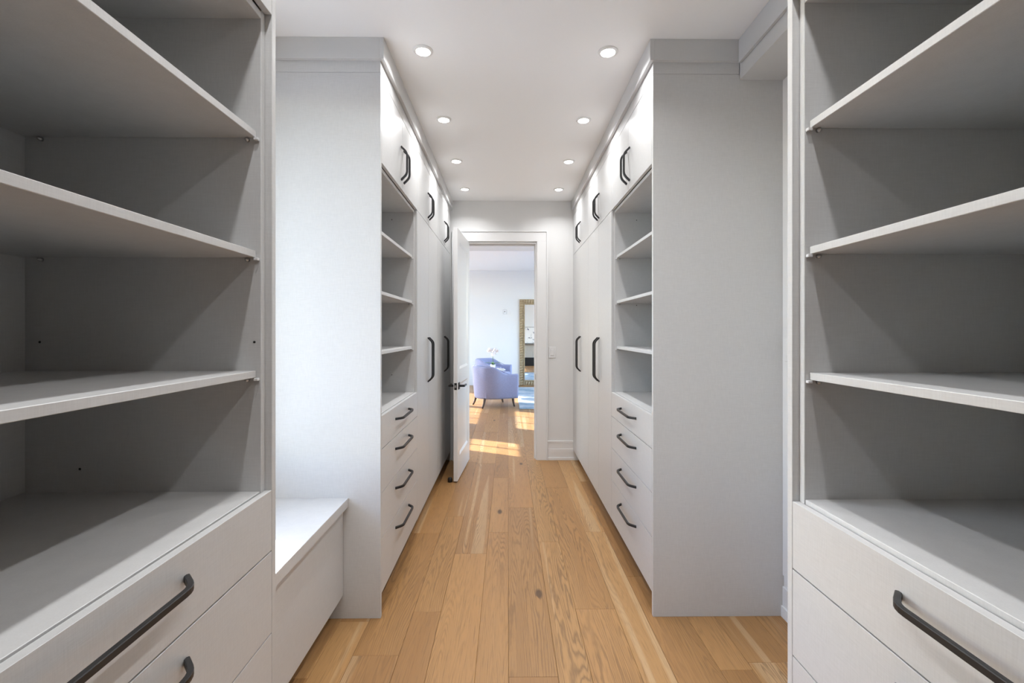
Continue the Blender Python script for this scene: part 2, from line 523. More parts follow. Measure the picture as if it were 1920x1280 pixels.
# small black floor stop behind the leaf
o = link('door_stop', lathe([(0, 0), (.022, 0), (.022, .030), (.018, .036), (.018, .040), (0, .042)], 20), M['black'], None, (-0.545, 4.30, 0))
tag(o, 'small black rubber door stop on the floor behind the open door', 'door stop')

# ------------------------------------------------------------------ cabinets
T_ = 0.019
DOOR_T = 0.018
PULL_CACHE = {}
def pull_mesh(L):
    """bar pull: flat square bar with both ends bent 45 degrees back to the face; along +x, standing out along +y"""
    if L in PULL_CACHE: return PULL_CACHE[L]
    h = 0.036; run = 0.036
    def bend(pa, pb, pc, r=0.020, n=4):
        pa, pb, pc = Vector(pa), Vector(pb), Vector(pc)
        a = pb + (pa - pb).normalized() * r; c = pb + (pc - pb).normalized() * r
        return [tuple((1 - t) ** 2 * a + 2 * t * (1 - t) * pb + t * t * c) for t in [i / n for i in range(n + 1)]]
    P0, P1, P2, P3 = (-L / 2, 0, 0), (-L / 2 + run, h, 0), (L / 2 - run, h, 0), (L / 2, 0, 0)
    pts = [P0] + bend(P0, P1, P2) + bend(P1, P2, P3) + [P3]
    me = sweep(pts, (0, 0, 1), 0.0055, 0.0065, 0.0012)
    me.materials.append(M['black'])
    PULL_CACHE[L] = me
    return me

def pull(parent, F, s, y, z, L, vertical):
    """s = +1 when the cabinet lies to +x of its face (right side), -1 for the left side"""
    me = pull_mesh(L)
    out = -s                                   # x direction pointing into the aisle
    if vertical: X = Vector((0, 0, 1))
    else: X = Vector((0, 1, 0))
    Y = Vector((out, 0, 0)); Z = X.cross(Y)
    rot = Matrix((X, Y, Z)).transposed().to_euler()
    c = Vector((F + out * 0.0003, y, z))
    p = parent
    while p is not None: c = c - Vector(p.location); p = p.parent
    return link('pull', me, None, parent, c, rot)

class Unit:
    def __init__(self, name, label, s, F, D, ya, yb, group=None):
        self.s, self.F, self.D, self.ya, self.yb = s, F, D, ya, yb
        self.bt = .036 if s < 0 else .012
        self.o = tag(empty(name, (F + s * D / 2, (ya + yb) / 2, 0)), label, 'cabinet', group)
    def b(self, name, d0, d1, y0, y1, z0, z1, parent=None, mat=None, bev=.0010):
        s, F = self.s, self.F
        return box(name, F + s * d0, F + s * d1, y0, y1, z0, z1, mat or M['cab'], parent or self.o, bev)
    def carcass(self):
        ya, yb, D = self.ya, self.yb, self.D
        self.side_near = self.b('side_panel', .0185, D, ya, ya + T_, .100, 2.700)
        self.side_far = self.b('side_panel', .0185, D, yb - T_, yb, .100, 2.700)
        self.b('back_panel', D - self.bt, D, ya + T_, yb - T_, .119, 2.681)
        self.b('top_panel', .0185, D, ya + T_, yb - T_, 2.681, 2.700)
        self.b('bottom_panel', .0185, D, ya + T_, yb - T_, .100, .119)
        self.b('fixed_shelf', .0185, D - self.bt, ya + T_, yb - T_, 2.240, 2.259)
        self.b('toe_kick', .075, .090, ya, yb, 0, .100)
    def door(self, y0, y1, z0, z1, py, pz, L):
        d = self.b('door', 0, DOOR_T, y0, y1, z0, z1, bev=.0006)
        pull(d, self.F, self.s, py, pz, L, True)
        return d
    def upper_doors(self):
        ya, yb = self.ya, self.yb; m = (ya + yb) / 2
        self.door(ya + .0015, m - .0014, 2.2630, 2.685, m - .034, 2.41, .198)
        self.door(m + .0014, yb - .0015, 2.2630, 2.685, m + .034, 2.41, .198)
    def tall_doors(self):
        ya, yb = self.ya, self.yb; m = (ya + yb) / 2
        self.door(ya + .0015, m - .0014, .113, 2.2595, m - .034, 1.197, .348)
        self.door(m + .0014, yb - .0015, .113, 2.2595, m + .034, 1.197, .348)
    def drawers(self, pc=None, zs=(.998, .831, .611, .389, .113), dz=.068):
        ya, yb = self.ya, self.yb; m = pc if pc is not None else (ya + yb) / 2
        for zt, zb in zip(zs, zs[1:]):
            d = self.b('drawer', 0, DOOR_T, ya + .0015, yb - .0015, zb + .0018, zt - (.0018 if zt < .9 else .001), bev=.0006)
            pull(d, self.F, self.s, m, zt - dz, .338, False)
    def open_shelves(self, tops=(1.945, 1.631, 1.317)):
        ya, yb, D = self.ya, self.yb, self.D
        self.b('counter_deck', .0210, D - self.bt, ya + T_, yb - T_, .980, 1.000)
        for zt in tops:
            sh = self.b('shelf', .031, D - self.bt - .002, ya + T_ + .0015, yb - T_ - .0015, zt - .018, zt)
            for yy, sg in ((ya + T_, 1), (yb - T_, -1)):
                for d in (.052, .588):
                    x = self.F + self.s * d
                    c = Vector((x, yy + sg * .006, zt - .018 - .006)) - Vector(self.o.location) - Vector(sh.location)
                    link('shelf_pin', pin_mesh(), None, sh, c, (math.pi / 2, 0, 0))
                # little clear clip over the shelf end at the front
                x0 = self.F + self.s * .022; x1 = self.F + self.s * .034
                box('shelf_clip', x0, x1, yy if sg > 0 else yy - .010, yy + .010 if sg > 0 else yy, zt - .026, zt - .019, M['clear'], sh, .001)
    def holes(self, lst, far=True):
        side = self.side_far if far else self.side_near
        for d, z in lst:
            y = self.yb - T_ - .0002 if far else self.ya + T_ + .0002
            c = Vector((self.F + self.s * d, y, z)) - Vector(self.o.location) - Vector(side.location)
            link('pin_hole', hole_mesh(), None, side, c, (math.pi / 2, 0, 0))
    def end_panel(self, y0, y1, D=None):
        return self.b('end_panel', 0, D or self.D, y0, y1, .0, 2.700)

_pin = {}
def pin_mesh():
    if 'p' not in _pin:
        me = lathe([(0, -.006), (.005, -.006), (.005, .002), (.003, .003), (.003, .006), (0, .006)], 10); me.materials.append(M['chrome']); _pin['p'] = me
    return _pin['p']
def hole_mesh():
    if 'h' not in _pin:
        me = lathe([(0, -.0004), (.0032, -.0004), (.0032, .0004), (0, .0004)], 10); me.materials.append(M['hole']); _pin['h'] = me
    return _pin['h']

DL, DR = abs(WL - FL) - .004, .650
YA, YAB, YBC, YE = YP + .0205, 3.165, 4.075, 5.000

# corridor, left
u = Unit('shelf_cabinet', 'tall shelf and drawer cabinet with four drawers, next to the bench', -1, FL, DL, YA, YAB)
u.carcass(); u.upper_doors(); u.open_shelves(); u.drawers(); u.end_panel(YP, YP + .0195); u.holes([(.17, 2.19), (.17, 1.12)])
u = Unit('wardrobe_cabinet', 'tall two-door wardrobe between the shelf cabinet and the open door', -1, FL, DL, YAB + .0005, YBC)
u.carcass(); u.upper_doors(); u.tall_doors()
u = Unit('wardrobe_cabinet', 'tall two-door wardrobe partly behind the open white door', -1, FL, DL, YBC + .0005, YE)
u.carcass(); u.upper_doors(); u.tall_doors(); u.b('filler', 0, .018, YE + .0005, YF - .029, .0, 2.685)
# corridor, right
u = Unit('shelf_cabinet', 'tall shelf and drawer cabinet with broad grey end panel, opposite the bench', 1, FR, DR - .004, YA, YAB)
u.carcass(); u.upper_doors(); u.open_shelves(); u.drawers(); u.end_panel(YP, YP + .0195, WR - FR - .001); u.holes([(.17, 2.19), (.17, 1.60)])
u = Unit('wardrobe_cabinet', 'tall two-door wardrobe next to the shelf cabinet opposite the bench', 1, FR, DR, YAB + .0005, YBC)
u.carcass(); u.upper_doors(); u.tall_doors()
u = Unit('wardrobe_cabinet', 'tall two-door wardrobe beside the light switch wall', 1, FR, DR, YBC + .0005, YE)
u.carcass(); u.upper_doors(); u.tall_doors(); u.b('filler', 0, .018, YE + .0005, YF - .001, .113, 2.685)
# foreground pair
YLF, YRF = 1.220, 1.150
u = Unit('shelf_cabinet', 'large open shelf cabinet with drawers on the near side of the bench', -1, FL, DL, YLF - .985, YLF)
u.carcass(); u.upper_doors(); u.open_shelves(); u.drawers(.728, (.998, .836, .617, .389, .113), .060)
u.end_panel(YLF + .0005, YLF + .020); u.end_panel(u.ya - .020, u.ya - .0005)
u.holes([(.036, 1.392), (.594, 1.392), (.49, 1.06)])
u = Unit('shelf_cabinet', 'large open shelf cabinet with drawers facing the bench side cabinet', 1, FR, DR, YRF - .985, YRF)
u.carcass(); u.upper_doors(); u.open_shelves(); u.drawers(.666, (.990, .818, .598, .380, .113), .056)
u.end_panel(YRF + .0005, YRF + .020); u.end_panel(u.ya - .020, u.ya - .0005)

# ------------------------------------------------------------------ crown and frieze boards above the cabinets
def crown(name, s, F, y0, y1, dend, near_end=True, far_end=False):
    o = struct(empty(name, (F, y0, 2.70)))
    b = lambda n, d0, d1, a, c, z0, z1: box(n, F + s * d0, F + s * d1, a, c, z0, z1, M['cab'] if n == 'frieze' else M['trim_cab'], o)
    b('frieze', 0, .018, y0 + .0195, y1, 2.688, ZC)
    b('frieze', 0, dend, y0, y0 + .019, 2.7012, ZC)
    b('crown_board', -.021, 0, y0 - .021, y1, 2.757, ZC)
    b('crown_board', 0, dend - .0, y0 - .021, y0, 2.757, ZC)
    return o
M['trim_cab'] = linen('crown_melamine', (0.61, 0.61, 0.607), 0.4, 0.03)
crown('trim_2', -1, FL, YP, YF, DL)
crown('trim_3', 1, FR, YP, YF, 1.1555 - FR)
def crown_fore(name, s, F, y0, y1, D):
    o = struct(empty(name, (F, y0, 2.70)))
    box('frieze', F, F + s * .018, y0 - .02, y1 + .02, 2.7012, ZC, M['cab'], o)
    box('crown_board', F - s * .021, F, y0 - .02, y1 + .041, 2.757, ZC, M['trim_cab'], o)
    box('crown_board', F, F + s * D, y1 + .02, y1 + .041, 2.757, ZC, M['trim_cab'], o)
crown_fore('trim_4', -1, FL, YLF - .985, YLF, DL)
crown_fore('trim_5', 1, FR, YRF - .985, YRF, .40)

# dropped header over the niche on the right
o = struct(empty('trim_6', (1.27, 1.7, 2.672)))
YN0 = YRF + .0215
box('header', 1.156, WR - .001, YN0, YP - .0005, 2.672, ZC, M['trim_cab'], o)
box('crown_board', 1.140, 1.1555, YN0 + .021, YP - .0215, 2.745, ZC, M['trim_cab'], o)
# trim board and base on the right wall of the niche
o = struct(empty('trim_7', (WR, 1.9, 0)))
box('wall_board', 1.371, WR - .0003, YN0 + .3, YP - .0005, .205, 2.6715, M['trim'], o)
o = struct(empty('baseboard_right', (WR, 1.7, 0)))
box('base_board', 1.370, WR - .0003, YN0, YP - .0005, 0, .150, M['trim'], o)
box('base_step', 1.3615, 1.370, YN0, YP - .0005, 0, .055, M['trim'], o)
box('base_cap', 1.377, WR - .0003, YN0, YP - .0005, .150, .203, M['trim'], o)
o = tag(empty('light_switch', (1.371, 2.20, 1.33)), 'white light switch on the niche wall by the broad grey end panel', 'switch')
box('plate', 1.3655, 1.371, 2.155, 2.238, 1.272, 1.392, M['white_plastic'], o, .0015)
box('rocker', 1.3615, 1.3655, 2.180, 2.214, 1.30, 1.365, M['white_plastic'], o, .001)

# ------------------------------------------------------------------ bench under the closet window
o = tag(empty('window_bench', (-1.05, 1.75, 0)), 'white window bench box between two tall cabinets, sun on its seat', 'bench')
YB0, YB1 = YLF + .0215, YP - .0005
box('seat_top', WL + .001, -.788, YB0, YB1, .552, .597, M['cab_bench'] if 'cab_bench' in M else M['cab'], o, .0015)
box('front_panel', -.831, -.813, YB0, YB1 - .002, .116, .5515, M['cab'], o)
box('body', WL + .001, -.8315, YB0 + .0, YB1 - .002, .100, .5515, M['cab'], o)
box('toe_kick', WL + .001, -.885, YB0, YB1 - .002, 0, .0995, M['cab'], o)

# ------------------------------------------------------------------ recessed downlights
def downlight(x, y, lab):
    o = tag(empty('downlight', (x, y, ZC - .008)), lab, 'downlight', 'recessed ceiling downlights')
    link('trim_ring', ring_mesh, None, o, (0, 0, 0))
    link('lens', lens_mesh, None, o, (0, 0, 0.002))
    L = bpy.data.lights.new('downlight_lamp', 'AREA'); L.shape = 'DISK'; L.size = .070
    L.energy = LAMP_W; L.color = LAMP_COL; L.spread = math.radians(138)
    lo = bpy.data.objects.new('lamp', L); C.objects.link(lo); lo.parent = o; lo.location = (0, 0, -.0005)
    return o
ring_mesh = lathe([(.037, .001), (.038, -.0005), (.049, .003), (.051, .0062), (.051, .008), (.037, .008), (.037, .001)], 32); ring_mesh.materials.append(M['trim'])
lens_mesh = lathe([(0, 0), (.0365, 0), (.0365, .003), (0, .003)], 32); lens_mesh.materials.append(M['lens'])
XLL, XLR = -.435, .517
ROWS = [2.343 - 3 * .757, 2.343 - 2 * .757, 2.343 - .757, 2.343, 3.10, 3.857, 4.614]
ORD = ['nearest', 'second from', 'third from', 'fourth from', 'fifth from', 'sixth from', 'seventh from']
for k_, y in enumerate(reversed(ROWS)):
    downlight(XLL, y, 'round ceiling downlight on the bench side, %s the door wall' % ORD[k_])
    downlight(XLR, y, 'round ceiling downlight on the side opposite the bench, %s the door wall' % ORD[k_])

# ------------------------------------------------------------------ bedroom shell
M['bwall'] = paint('bedroom_paint', (0.79, 0.795, 0.795))
# left bedroom wall with windows (sun comes in here)
BW = [(6.72, 7.37, 0.35, 2.45), (8.23, 9.72, 0.35, 2.00), (8.23, 9.72, 2.35, 2.86)]
ys = [(BY0, 6.72), (7.37, 8.23), (9.72, 9.85), (11.6, BY1)]
lst = [(BX0 - .14, BX0, a, b, 0, BZ + .4) for a, b in ys]
lst += [(BX0 - .14, BX0, 6.72, 7.37, 0, .35), (BX0 - .14, BX0, 6.72, 7.37, 2.45, BZ + .4)]
lst += [(BX0 - .14, BX0, 8.23, 9.72, 0, .35), (BX0 - .14, BX0, 8.23, 9.72, 2.00, 2.35), (BX0 - .14, BX0, 8.23, 9.72, 2.86, BZ + .4)]
lst += [(BX0 - .14, BX0, 9.85, 11.6, 0, .35), (BX0 - .14, BX0, 9.85, 11.6, 2.00, 2.35), (BX0 - .14, BX0, 9.85, 11.6, 2.86, BZ + .4)]
struct(boxes_mesh('wall_bedroom_left', lst, M['bwall']))
struct(boxes_mesh('wall_bedroom_right', [(BX1, BX1 + .12, BY0, 6.4, 0, BZ + .4), (BX1, BX1 + .12, 11.4, BY1, 0, BZ + .4), (BX1, BX1 + .12, 6.4, 11.4, 0, .3), (BX1, BX1 + .12, 6.4, 11.4, 2.72, BZ + .4)], M['bwall']))
struct(boxes_mesh('wall_bedroom_far', [(BX0 - .14, BX1 + .12, BY1, BY1 + .12, 0, BZ + .4)], M['bwall']))
TY0, TY1, TX0, TX1 = BY0 + 1.4, 9.07, BX0 + 1.0, BX1 - 1.0
struct(boxes_mesh('ceiling_bedroom', [
    (BX0 - .14, BX1 + .12, BY0, TY0, BZ, BZ + .12), (BX0 - .14, BX1 + .12, TY1, BY1, BZ, BZ + .12),
    (BX0 - .14, TX0, TY0, TY1, BZ, BZ + .12), (TX1, BX1 + .12, TY0, TY1, BZ, BZ + .12),
    (BX0 - .14, BX1 + .12, BY0, BY1, BZ + .3, BZ + .4),
    (TX0 - .05, TX1 + .05, TY1, TY1 + .05, BZ + .12, BZ + .3), (TX0 - .05, TX1 + .05, TY0 - .05, TY0, BZ + .12, BZ + .3),
    (TX0 - .05, TX0, TY0, TY1, BZ + .12, BZ + .3), (TX1, TX1 + .05, TY0, TY1, BZ + .12, BZ + .3)], M['ceil']))
def bwindow(n, y0, y1, z0, z1, bars_y, bars_z, X=BX0 - .09):
    o = struct(empty('window_%d' % n, (X, (y0 + y1) / 2, z0)))
    f = .03; x0, x1 = X, X + .04
    box('frame_stile', x0, x1, y0, y0 + f, z0, z1, M['trim'], o)
    box('frame_stile', x0, x1, y1 - f, y1, z0, z1, M['trim'], o)
    box('frame_rail', x0, x1, y0 + f, y1 - f, z0, z0 + f, M['trim'], o)
    box('frame_rail', x0, x1, y0 + f, y1 - f, z1 - f, z1, M['trim'], o)
    for y in bars_y: box('muntin', x0 + .01, x1 - .01, y - .012, y + .012, z0 + f, z1 - f, M['trim'], o)
    for z in bars_z: box('muntin', x0 + .012, x1 - .012, y0 + f, y1 - f, z - .010, z + .010, M['trim'], o)
    box('pane', x0 + .022, x0 + .025, y0 + f, y1 - f, z0 + f, z1 - f, M['glass'], o, 0)
bwindow(2, *BW[0], [7.045], [.9, 1.42, 1.94])
bwindow(3, *BW[1], [8.72, 9.22], [.9, 1.45])
bwindow(4, *BW[2], [8.72, 9.22], [])
bwindow(5, 9.85, 11.6, .35, 2.0, [10.43, 11.02], [.9, 1.45])
bwindow(6, 9.85, 11.6, 2.35, 2.86, [10.43, 11.02], [])
bwindow(7, 6.4, 11.4, .3, 2.72, [7.65, 8.9, 10.15], [], BX1 + .05)  # unseen window, added on the right wall to brighten the bedroom with skylight

# baseboard of the bedroom far wall
o = struct(empty('baseboard_bedroom_far', (0, BY1, 0)))
box('base_board', BX0, BX1, BY1 - .015, BY1, 0, .18, M['trim'], o)

# thermostat and keypad on the far bedroom wall
o = tag(empty('thermostat', (-.075, BY1, 1.93)), 'small white thermostat with a tiny dark sensor on the far bedroom wall', 'thermostat')
box('body', -.115, -.045, BY1 - .022, BY1, 1.87, 2.0, M['white_plastic'], o, .006)
box('sensor', -.088, -.072, BY1 - .024, BY1 - .022, 1.925, 1.955, M['hole'], o, .001)
o = tag(empty('wall_keypad', (.04, BY1, 1.93)), 'white two-button keypad beside the thermostat', 'keypad')
box('plate', -.022, .075, BY1 - .008, BY1, 1.87, 2.0, M['white_plastic'], o, .002)
box('button', -.010, .020, BY1 - .013, BY1 - .008, 1.895, 1.975, M['white_plastic'], o, .001)
box('button', .032, .062, BY1 - .013, BY1 - .008, 1.895, 1.975, M['white_plastic'], o, .001)

# ------------------------------------------------------------------ armchairs
def fabric(name, col):
    m, nt, b = new_mat(name)
    tc = nd(nt, 'ShaderNodeTexCoord').outputs['Object']
    n = noise(nt, tc, 55.0, 3)
    c = mixcol(nt, n, tuple(c * .85 for c in col), tuple(min(1, c * 1.12) for c in col))
    nt.links.new(c, b.inputs['Base Color'])
    b.inputs['Roughness'].default_value = .85
    b.inputs['Sheen Weight'].default_value = .3
    return m
M['blue'] = fabric('periwinkle_velvet', (0.30, 0.325, 0.515))
M['legwood'] = plain('grey_brown_wood', (0.10, 0.07, 0.055), .45)

def shell_mesh():
    """one continuous barrel shell: arms sweep round into a higher back; the chair faces +x"""
    hw, xf, rb = .355, .36, .355
    path = []
    n_s, n_c = 10, 26
    for i in range(n_s): path.append((xf - (xf + .02) * i / n_s, -hw, (0, -1)))
    for i in range(n_c + 1):
        a = -math.pi / 2 - math.pi * i / n_c
        path.append((-.02 + math.cos(a) * .345, math.sin(a) * hw, (math.cos(a), math.sin(a))))
    for i in range(1, n_s + 1): path.append((-.02 + (xf + .02) * i / n_s, hw, (0, 1)))
    bm = bmesh.new(); rings = []
    for (x, y, nrm) in path:
        t = min(1.0, max(0.0, (.16 - x) / .34)); t = t * t * (3 - 2 * t)
        top = .615 + .15 * t
        th = .075
        lean = .03 * t
        nx, ny = nrm
        prof = [(-.012, .165), (0.0, .20), (.012 + lean * .3, .40), (.014 + lean, top - .03), (.004 + lean, top - .008), (-.02 + lean, top),
                (-th + .02 + lean, top - .004), (-th + lean, top - .03), (-th + lean * .4, .46), (-th, .34), (-th, .20), (-th, .165)]
        rings.append([bm.verts.new((x + nx * a, y + ny * a, z)) for a, z in prof])
    m = len(rings[0])
    for a, b in zip(rings, rings[1:]):
        for i in range(m):
            j = (i + 1) % m
            bm.faces.new((a[i], b[i], b[j], a[j]))
    bm.faces.new(rings[0]); bm.faces.new(list(reversed(rings[-1])))
    bmesh.ops.recalc_face_normals(bm, faces=bm.faces)
    me = bpy.data.meshes.new('shell'); bm.to_mesh(me); bm.free()
    for p in me.polygons: p.use_smooth = len(p.vertices) == 4
    return me

def rounded_slab(sx, sy, sz, bev, seg=4):
    bm = bmesh.new(); bmesh.ops.create_cube(bm, size=1)
    for v in bm.verts: v.co = Vector((v.co.x * sx, v.co.y * sy, v.co.z * sz))
    bmesh.ops.bevel(bm, geom=list(bm.edges), offset=bev, segments=seg, profile=.6, affect='EDGES')
    me = bpy.data.meshes.new('cushion'); bm.to_mesh(me); bm.free()
    for p in me.polygons: p.use_smooth = True
    return me

def welt_mesh():
    pts = []
    hw, xf = .333, .365
    for i in range(41):
        a = -math.pi / 2 - math.pi * i / 40
        x, y = (-.02 + math.cos(a) * .325, math.sin(a) * hw)
        t = min(1.0, max(0.0, (.16 - x) / .34)); t = t * t * (3 - 2 * t)
        pts.append((x + math.cos(a) * .03 * t, y + math.sin(a) * .03 * t, .615 + .15 * t + .001))
    pts = [(xf, -hw, .616), (.18, -hw, .616)] + pts + [(.18, hw, .616), (xf, hw, .616)]
    return tube(pts, [.006] * len(pts), 6)

def leg_mesh(dx, dy):
    pts = []; rad = []
    for i in range(7):
        t = i / 6
        k = t ** 1.8
        pts.append((dx * .055 * k, dy * .018 * k, .175 * (1 - t) ))
        rad.append(.027 - .011 * t)
    return tube(pts, rad, 8)

def armchair(label, loc, rz):
    o = tag(empty('armchair', loc, rz), label, 'armchair', 'blue barrel armchairs in the bedroom')
    sh = link('shell', chair_shell, None, o)
    link('piping', chair_welt, None, sh)
    link('seat_base', chair_base, None, o, (.045, 0, .262))
    link('seat_cushion', chair_cushion, None, o, (.055, 0, .405))
    for (x, y, me) in ((.29, -.265, leg_f), (.29, .265, leg_f2), (-.27, -.235, leg_r), (-.27, .235, leg_r2)):
        link('leg', me, None, o, (x, y, 0))
    return o
chair_shell = shell_mesh(); chair_shell.materials.append(M['blue'])
chair_welt = welt_mesh(); chair_welt.materials.append(M['blue'])
chair_base = rounded_slab(.62, .56, .18, .03); chair_base.materials.append(M['blue'])
chair_cushion = rounded_slab(.62, .545, .12, .045); chair_cushion.materials.append(M['blue'])
leg_f, leg_f2, leg_r, leg_r2 = leg_mesh(.5, -.6), leg_mesh(.5, .6), leg_mesh(-1, -1), leg_mesh(-1, 1)
for me in (leg_f, leg_f2, leg_r, leg_r2): me.materials.append(M['legwood'])
armchair('periwinkle blue barrel armchair seen from behind its side, sun on its back', (-.275, 8.74, 0), math.radians(24))
armchair('blue barrel armchair beyond the orchid table, its open front turned inward', (-.37, 10.78, 0), math.radians(-22))

# side table between the chairs
M['tbl'] = plain('pale_stone', (0.62, 0.62, 0.60), .35)
TX, TY = -.27, 9.86
o = tag(empty('side_table', (TX, TY, 0)), 'small round pale side table between the blue armchairs', 'table')
link('table_top', lathe([(0, .578), (.215, .578), (.222, .584), (.222, .596), (.218, .600), (0, .600)], 36), M['tbl'], o)
link('stem', lathe([(.022, .016), (.022, .577)], 16), M['tbl'], o)
link('base', lathe([(0, 0), (.15, 0), (.15, .010), (.03, .017), (0, .017)], 28), M['tbl'], o)
# books
M['book'] = plain('cream_book', (0.70, 0.69, 0.66), .6); M['book2'] = plain('paper_edge', (0.8, 0.79, 0.75), .8)
o = tag(empty('book', (TX + .10, TY - .08, .6005)), 'cream covered book lying on the round side table', 'book')
box('cover', TX + .01, TX + .19, TY - .14, TY - .01, .6005, .604, M['book'], o, .0005)
box('pages', TX + .012, TX + .186, TY - .137, TY - .013, .604, .620, M['book2'], o, .0005)
box('cover', TX + .01, TX + .19, TY - .14, TY - .01, .620, .6235, M['book'], o, .0005)
# orchid
M['petal'] = plain('white_petal', (0.85, 0.85, 0.86), .5); M['stalk'] = plain('green_stalk', (0.12, 0.22, 0.05), .5)
M['leaf'] = plain('orchid_leaf', (0.06, 0.16, 0.045), .4); M['pot'] = plain('white_glazed_pot', (0.75, 0.75, 0.74), .25)
M['moss'] = plain('moss', (0.10, 0.11, 0.05), .9); M['lip'] = plain('orchid_lip', (0.75, 0.55, 0.45), .5)
PX, PY = TX - .05, TY + .03
orc = tag(empty('potted_orchid', (PX, PY, .6005)), 'white orchid in a white pot on the round side table', 'plant')
link('pot', lathe([(0, 0), (.040, 0), (.052, .05), (.056, .105), (.050, .105), (.046, .09), (0, .09)], 24), M['pot'], orc)
link('moss', lathe([(.046, .091), (.03, .103), (0, .108)], 16), M['moss'], orc)
def leaf_mesh(L, W, rise, droop):
    bm = bmesh.new(); rows = []
    n = 8
    for i in range(n + 1):
        t = i / n
        w = W * math.sin(math.pi * min(1, .12 + .88 * t) ** .9) * .5 + .002
        z = rise * t - droop * t * t
        rows.append([bm.verts.new((L * t, -w, z + .25 * w)), bm.verts.new((L * t, 0, z)), bm.verts.new((L * t, w, z + .25 * w))])
    for a, b in zip(rows, rows[1:]):
        for k in range(2): bm.faces.new((a[k], b[k], b[k + 1], a[k + 1]))
    me = bpy.data.meshes.new('leaf'); bm.to_mesh(me); bm.free()
    for p in me.polygons: p.use_smooth = True
    return me
lm = leaf_mesh(.19, .06, .12, .09); lm.materials.append(M['leaf'])
for a in (10, 100, 190, 275, 330): link('leaf', lm, None, orc, (0, 0, .10), (0, 0, math.radians(a)))
def flower_mesh():
    bm = bmesh.new()
    for k in range(5):
        a = math.pi / 2 + k * 2 * math.pi / 5
        L, W = (.045, .040) if k not in (1, 4) else (.050, .054)
        rows = []
        for i in range(5):
            t = i / 4
            w = W * .5 * math.sin(math.pi * (.1 + .85 * t)); r = .004 + L * t
            c, s_ = math.cos(a), math.sin(a)
            rows.append([bm.verts.new((c * r - s_ * q * w, -.004 + .012 * t * t + .004 * abs(q), s_ * r + c * q * w)) for q in (-1, 0, 1)])
        for p, q in zip(rows, rows[1:]):
            for j in range(2): bm.faces.new((p[j], q[j], q[j + 1], p[j + 1]))
    me = bpy.data.meshes.new('flower'); bm.to_mesh(me); bm.free()
    for p in me.polygons: p.use_smooth = True
    me.materials.append(M['petal'])
    return me
fm = flower_mesh()
lipm = lathe([(0, -.010), (.008, -.004), (.009, .003), (.004, .010), (0, .011)], 8); lipm.materials.append(M['lip'])
for br, (ex, ey) in enumerate(((.12, -.02), (-.05, .03))):
    pts = []
    for i in range(13):
        t = i / 12
        pts.append((ex * t ** 2.2 + (.0 if br == 0 else -.02 * t), ey * t, .10 + .43 * t ** .8 - .17 * max(0, t - .55) ** 2 * 4))
    st_ = link('stalk', tube(pts, [.0032] * 13, 6), M['stalk'], orc)
    for q in range(7 if br == 0 else 5):
        t = 12 - q * (1.15 if br == 0 else 1.0)
        i0 = int(t); p = Vector(pts[i0])
        sgn = 1 if q % 2 else -1
        f = link('flower', fm, None, orc, p + Vector((sgn * .022, -.018, -.004 + .008 * random.random())), (random.uniform(-.25, .25), random.uniform(-.3, .3), sgn * .35))
        link('lip', lipm, None, f, (0, -.008, -.004), (math.pi / 2, 0, 0))

# ------------------------------------------------------------------ leaning floor mirror
def bronze():
    m, nt, b = new_mat('champagne_leaf')
    tc = nd(nt, 'ShaderNodeTexCoord').outputs['Object']
    n = noise(nt, tc, 45.0, 4)
    c = mixcol(nt, n, (0.26, 0.19, 0.10), (0.70, 0.57, 0.38))
    nt.links.new(c, b.inputs['Base Color'])
    b.inputs['Roughness'].default_value = .38; b.inputs['Metallic'].default_value = .25
    return m
M['bronze'] = bronze()
M['mirror'] = plain('mirror_silver', (0.92, 0.93, 0.93), .0, 1.0)
MX0, MX1, MZ1, MY = .308, 1.42, 2.262, BY1 - .012
FW = .140
mir = tag(empty('floor_mirror', ((MX0 + MX1) / 2, MY, 0)), 'tall floor mirror in a ribbed champagne frame against the far bedroom wall', 'mirror')
def ribbed(name, horizontal, x0, x1, z0, z1):
    bm = bmesh.new()
    n = int(((x1 - x0) if horizontal else (z1 - z0)) / .064)
    def add(xa, xb, za, zb, ya, yb):
        r = bmesh.ops.create_cube(bm, size=1)
        for v in r['verts']: v.co = Vector((xa + (v.co.x + .5) * (xb - xa), ya + (v.co.y + .5) * (yb - ya), za + (v.co.z + .5) * (zb - za)))
    add(x0, x1, z0, z1, MY - .03, MY)
    if horizontal:
        add(x0, x1, z0 if z0 > 1 else z1 - .018, (z0 + .018) if z0 > 1 else z1, MY - .058, MY - .03)
    else:
        add(x1 - .018 if x0 < .9 else x0, x1 if x0 < .9 else x0 + .018, z0, z1, MY - .058, MY - .03)
    for i in range(n):
        # rope-like rib lying across the moulding
        c = (x0 + (i + .5) * (x1 - x0) / n) if horizontal else (z0 + (i + .5) * (z1 - z0) / n)
        for off, half in ((.055, .046), (.112, .013)):
            bm2 = bmesh.ops.create_uvsphere(bm, u_segments=8, v_segments=6, radius=1.0)
            for v in bm2['verts']:
                p = v.co.copy()
                if horizontal: v.co = Vector((c + p.x * .027 + p.z * .012, MY - .03 + p.y * .034, (z1 - off if z0 > 1 else z0 + off) + p.z * half))
                else: v.co = Vector(((x0 + off if x0 < .9 else x1 - off) + p.x * half, MY - .03 + p.y * .034, c + p.z * .027 + p.x * .012))
    me = bpy.data.meshes.new(name); bm.to_mesh(me); bm.free()
    return link(name, me, M['bronze'], mir, (-mir.location.x, -mir.location.y, 0))
ribbed('frame_side', False, MX0, MX0 + FW, 0.0, MZ1)
ribbed('frame_side', False, MX1 - FW, MX1, 0.0, MZ1)
ribbed('frame_rail', True, MX0 + FW, MX1 - FW, MZ1 - FW, MZ1)
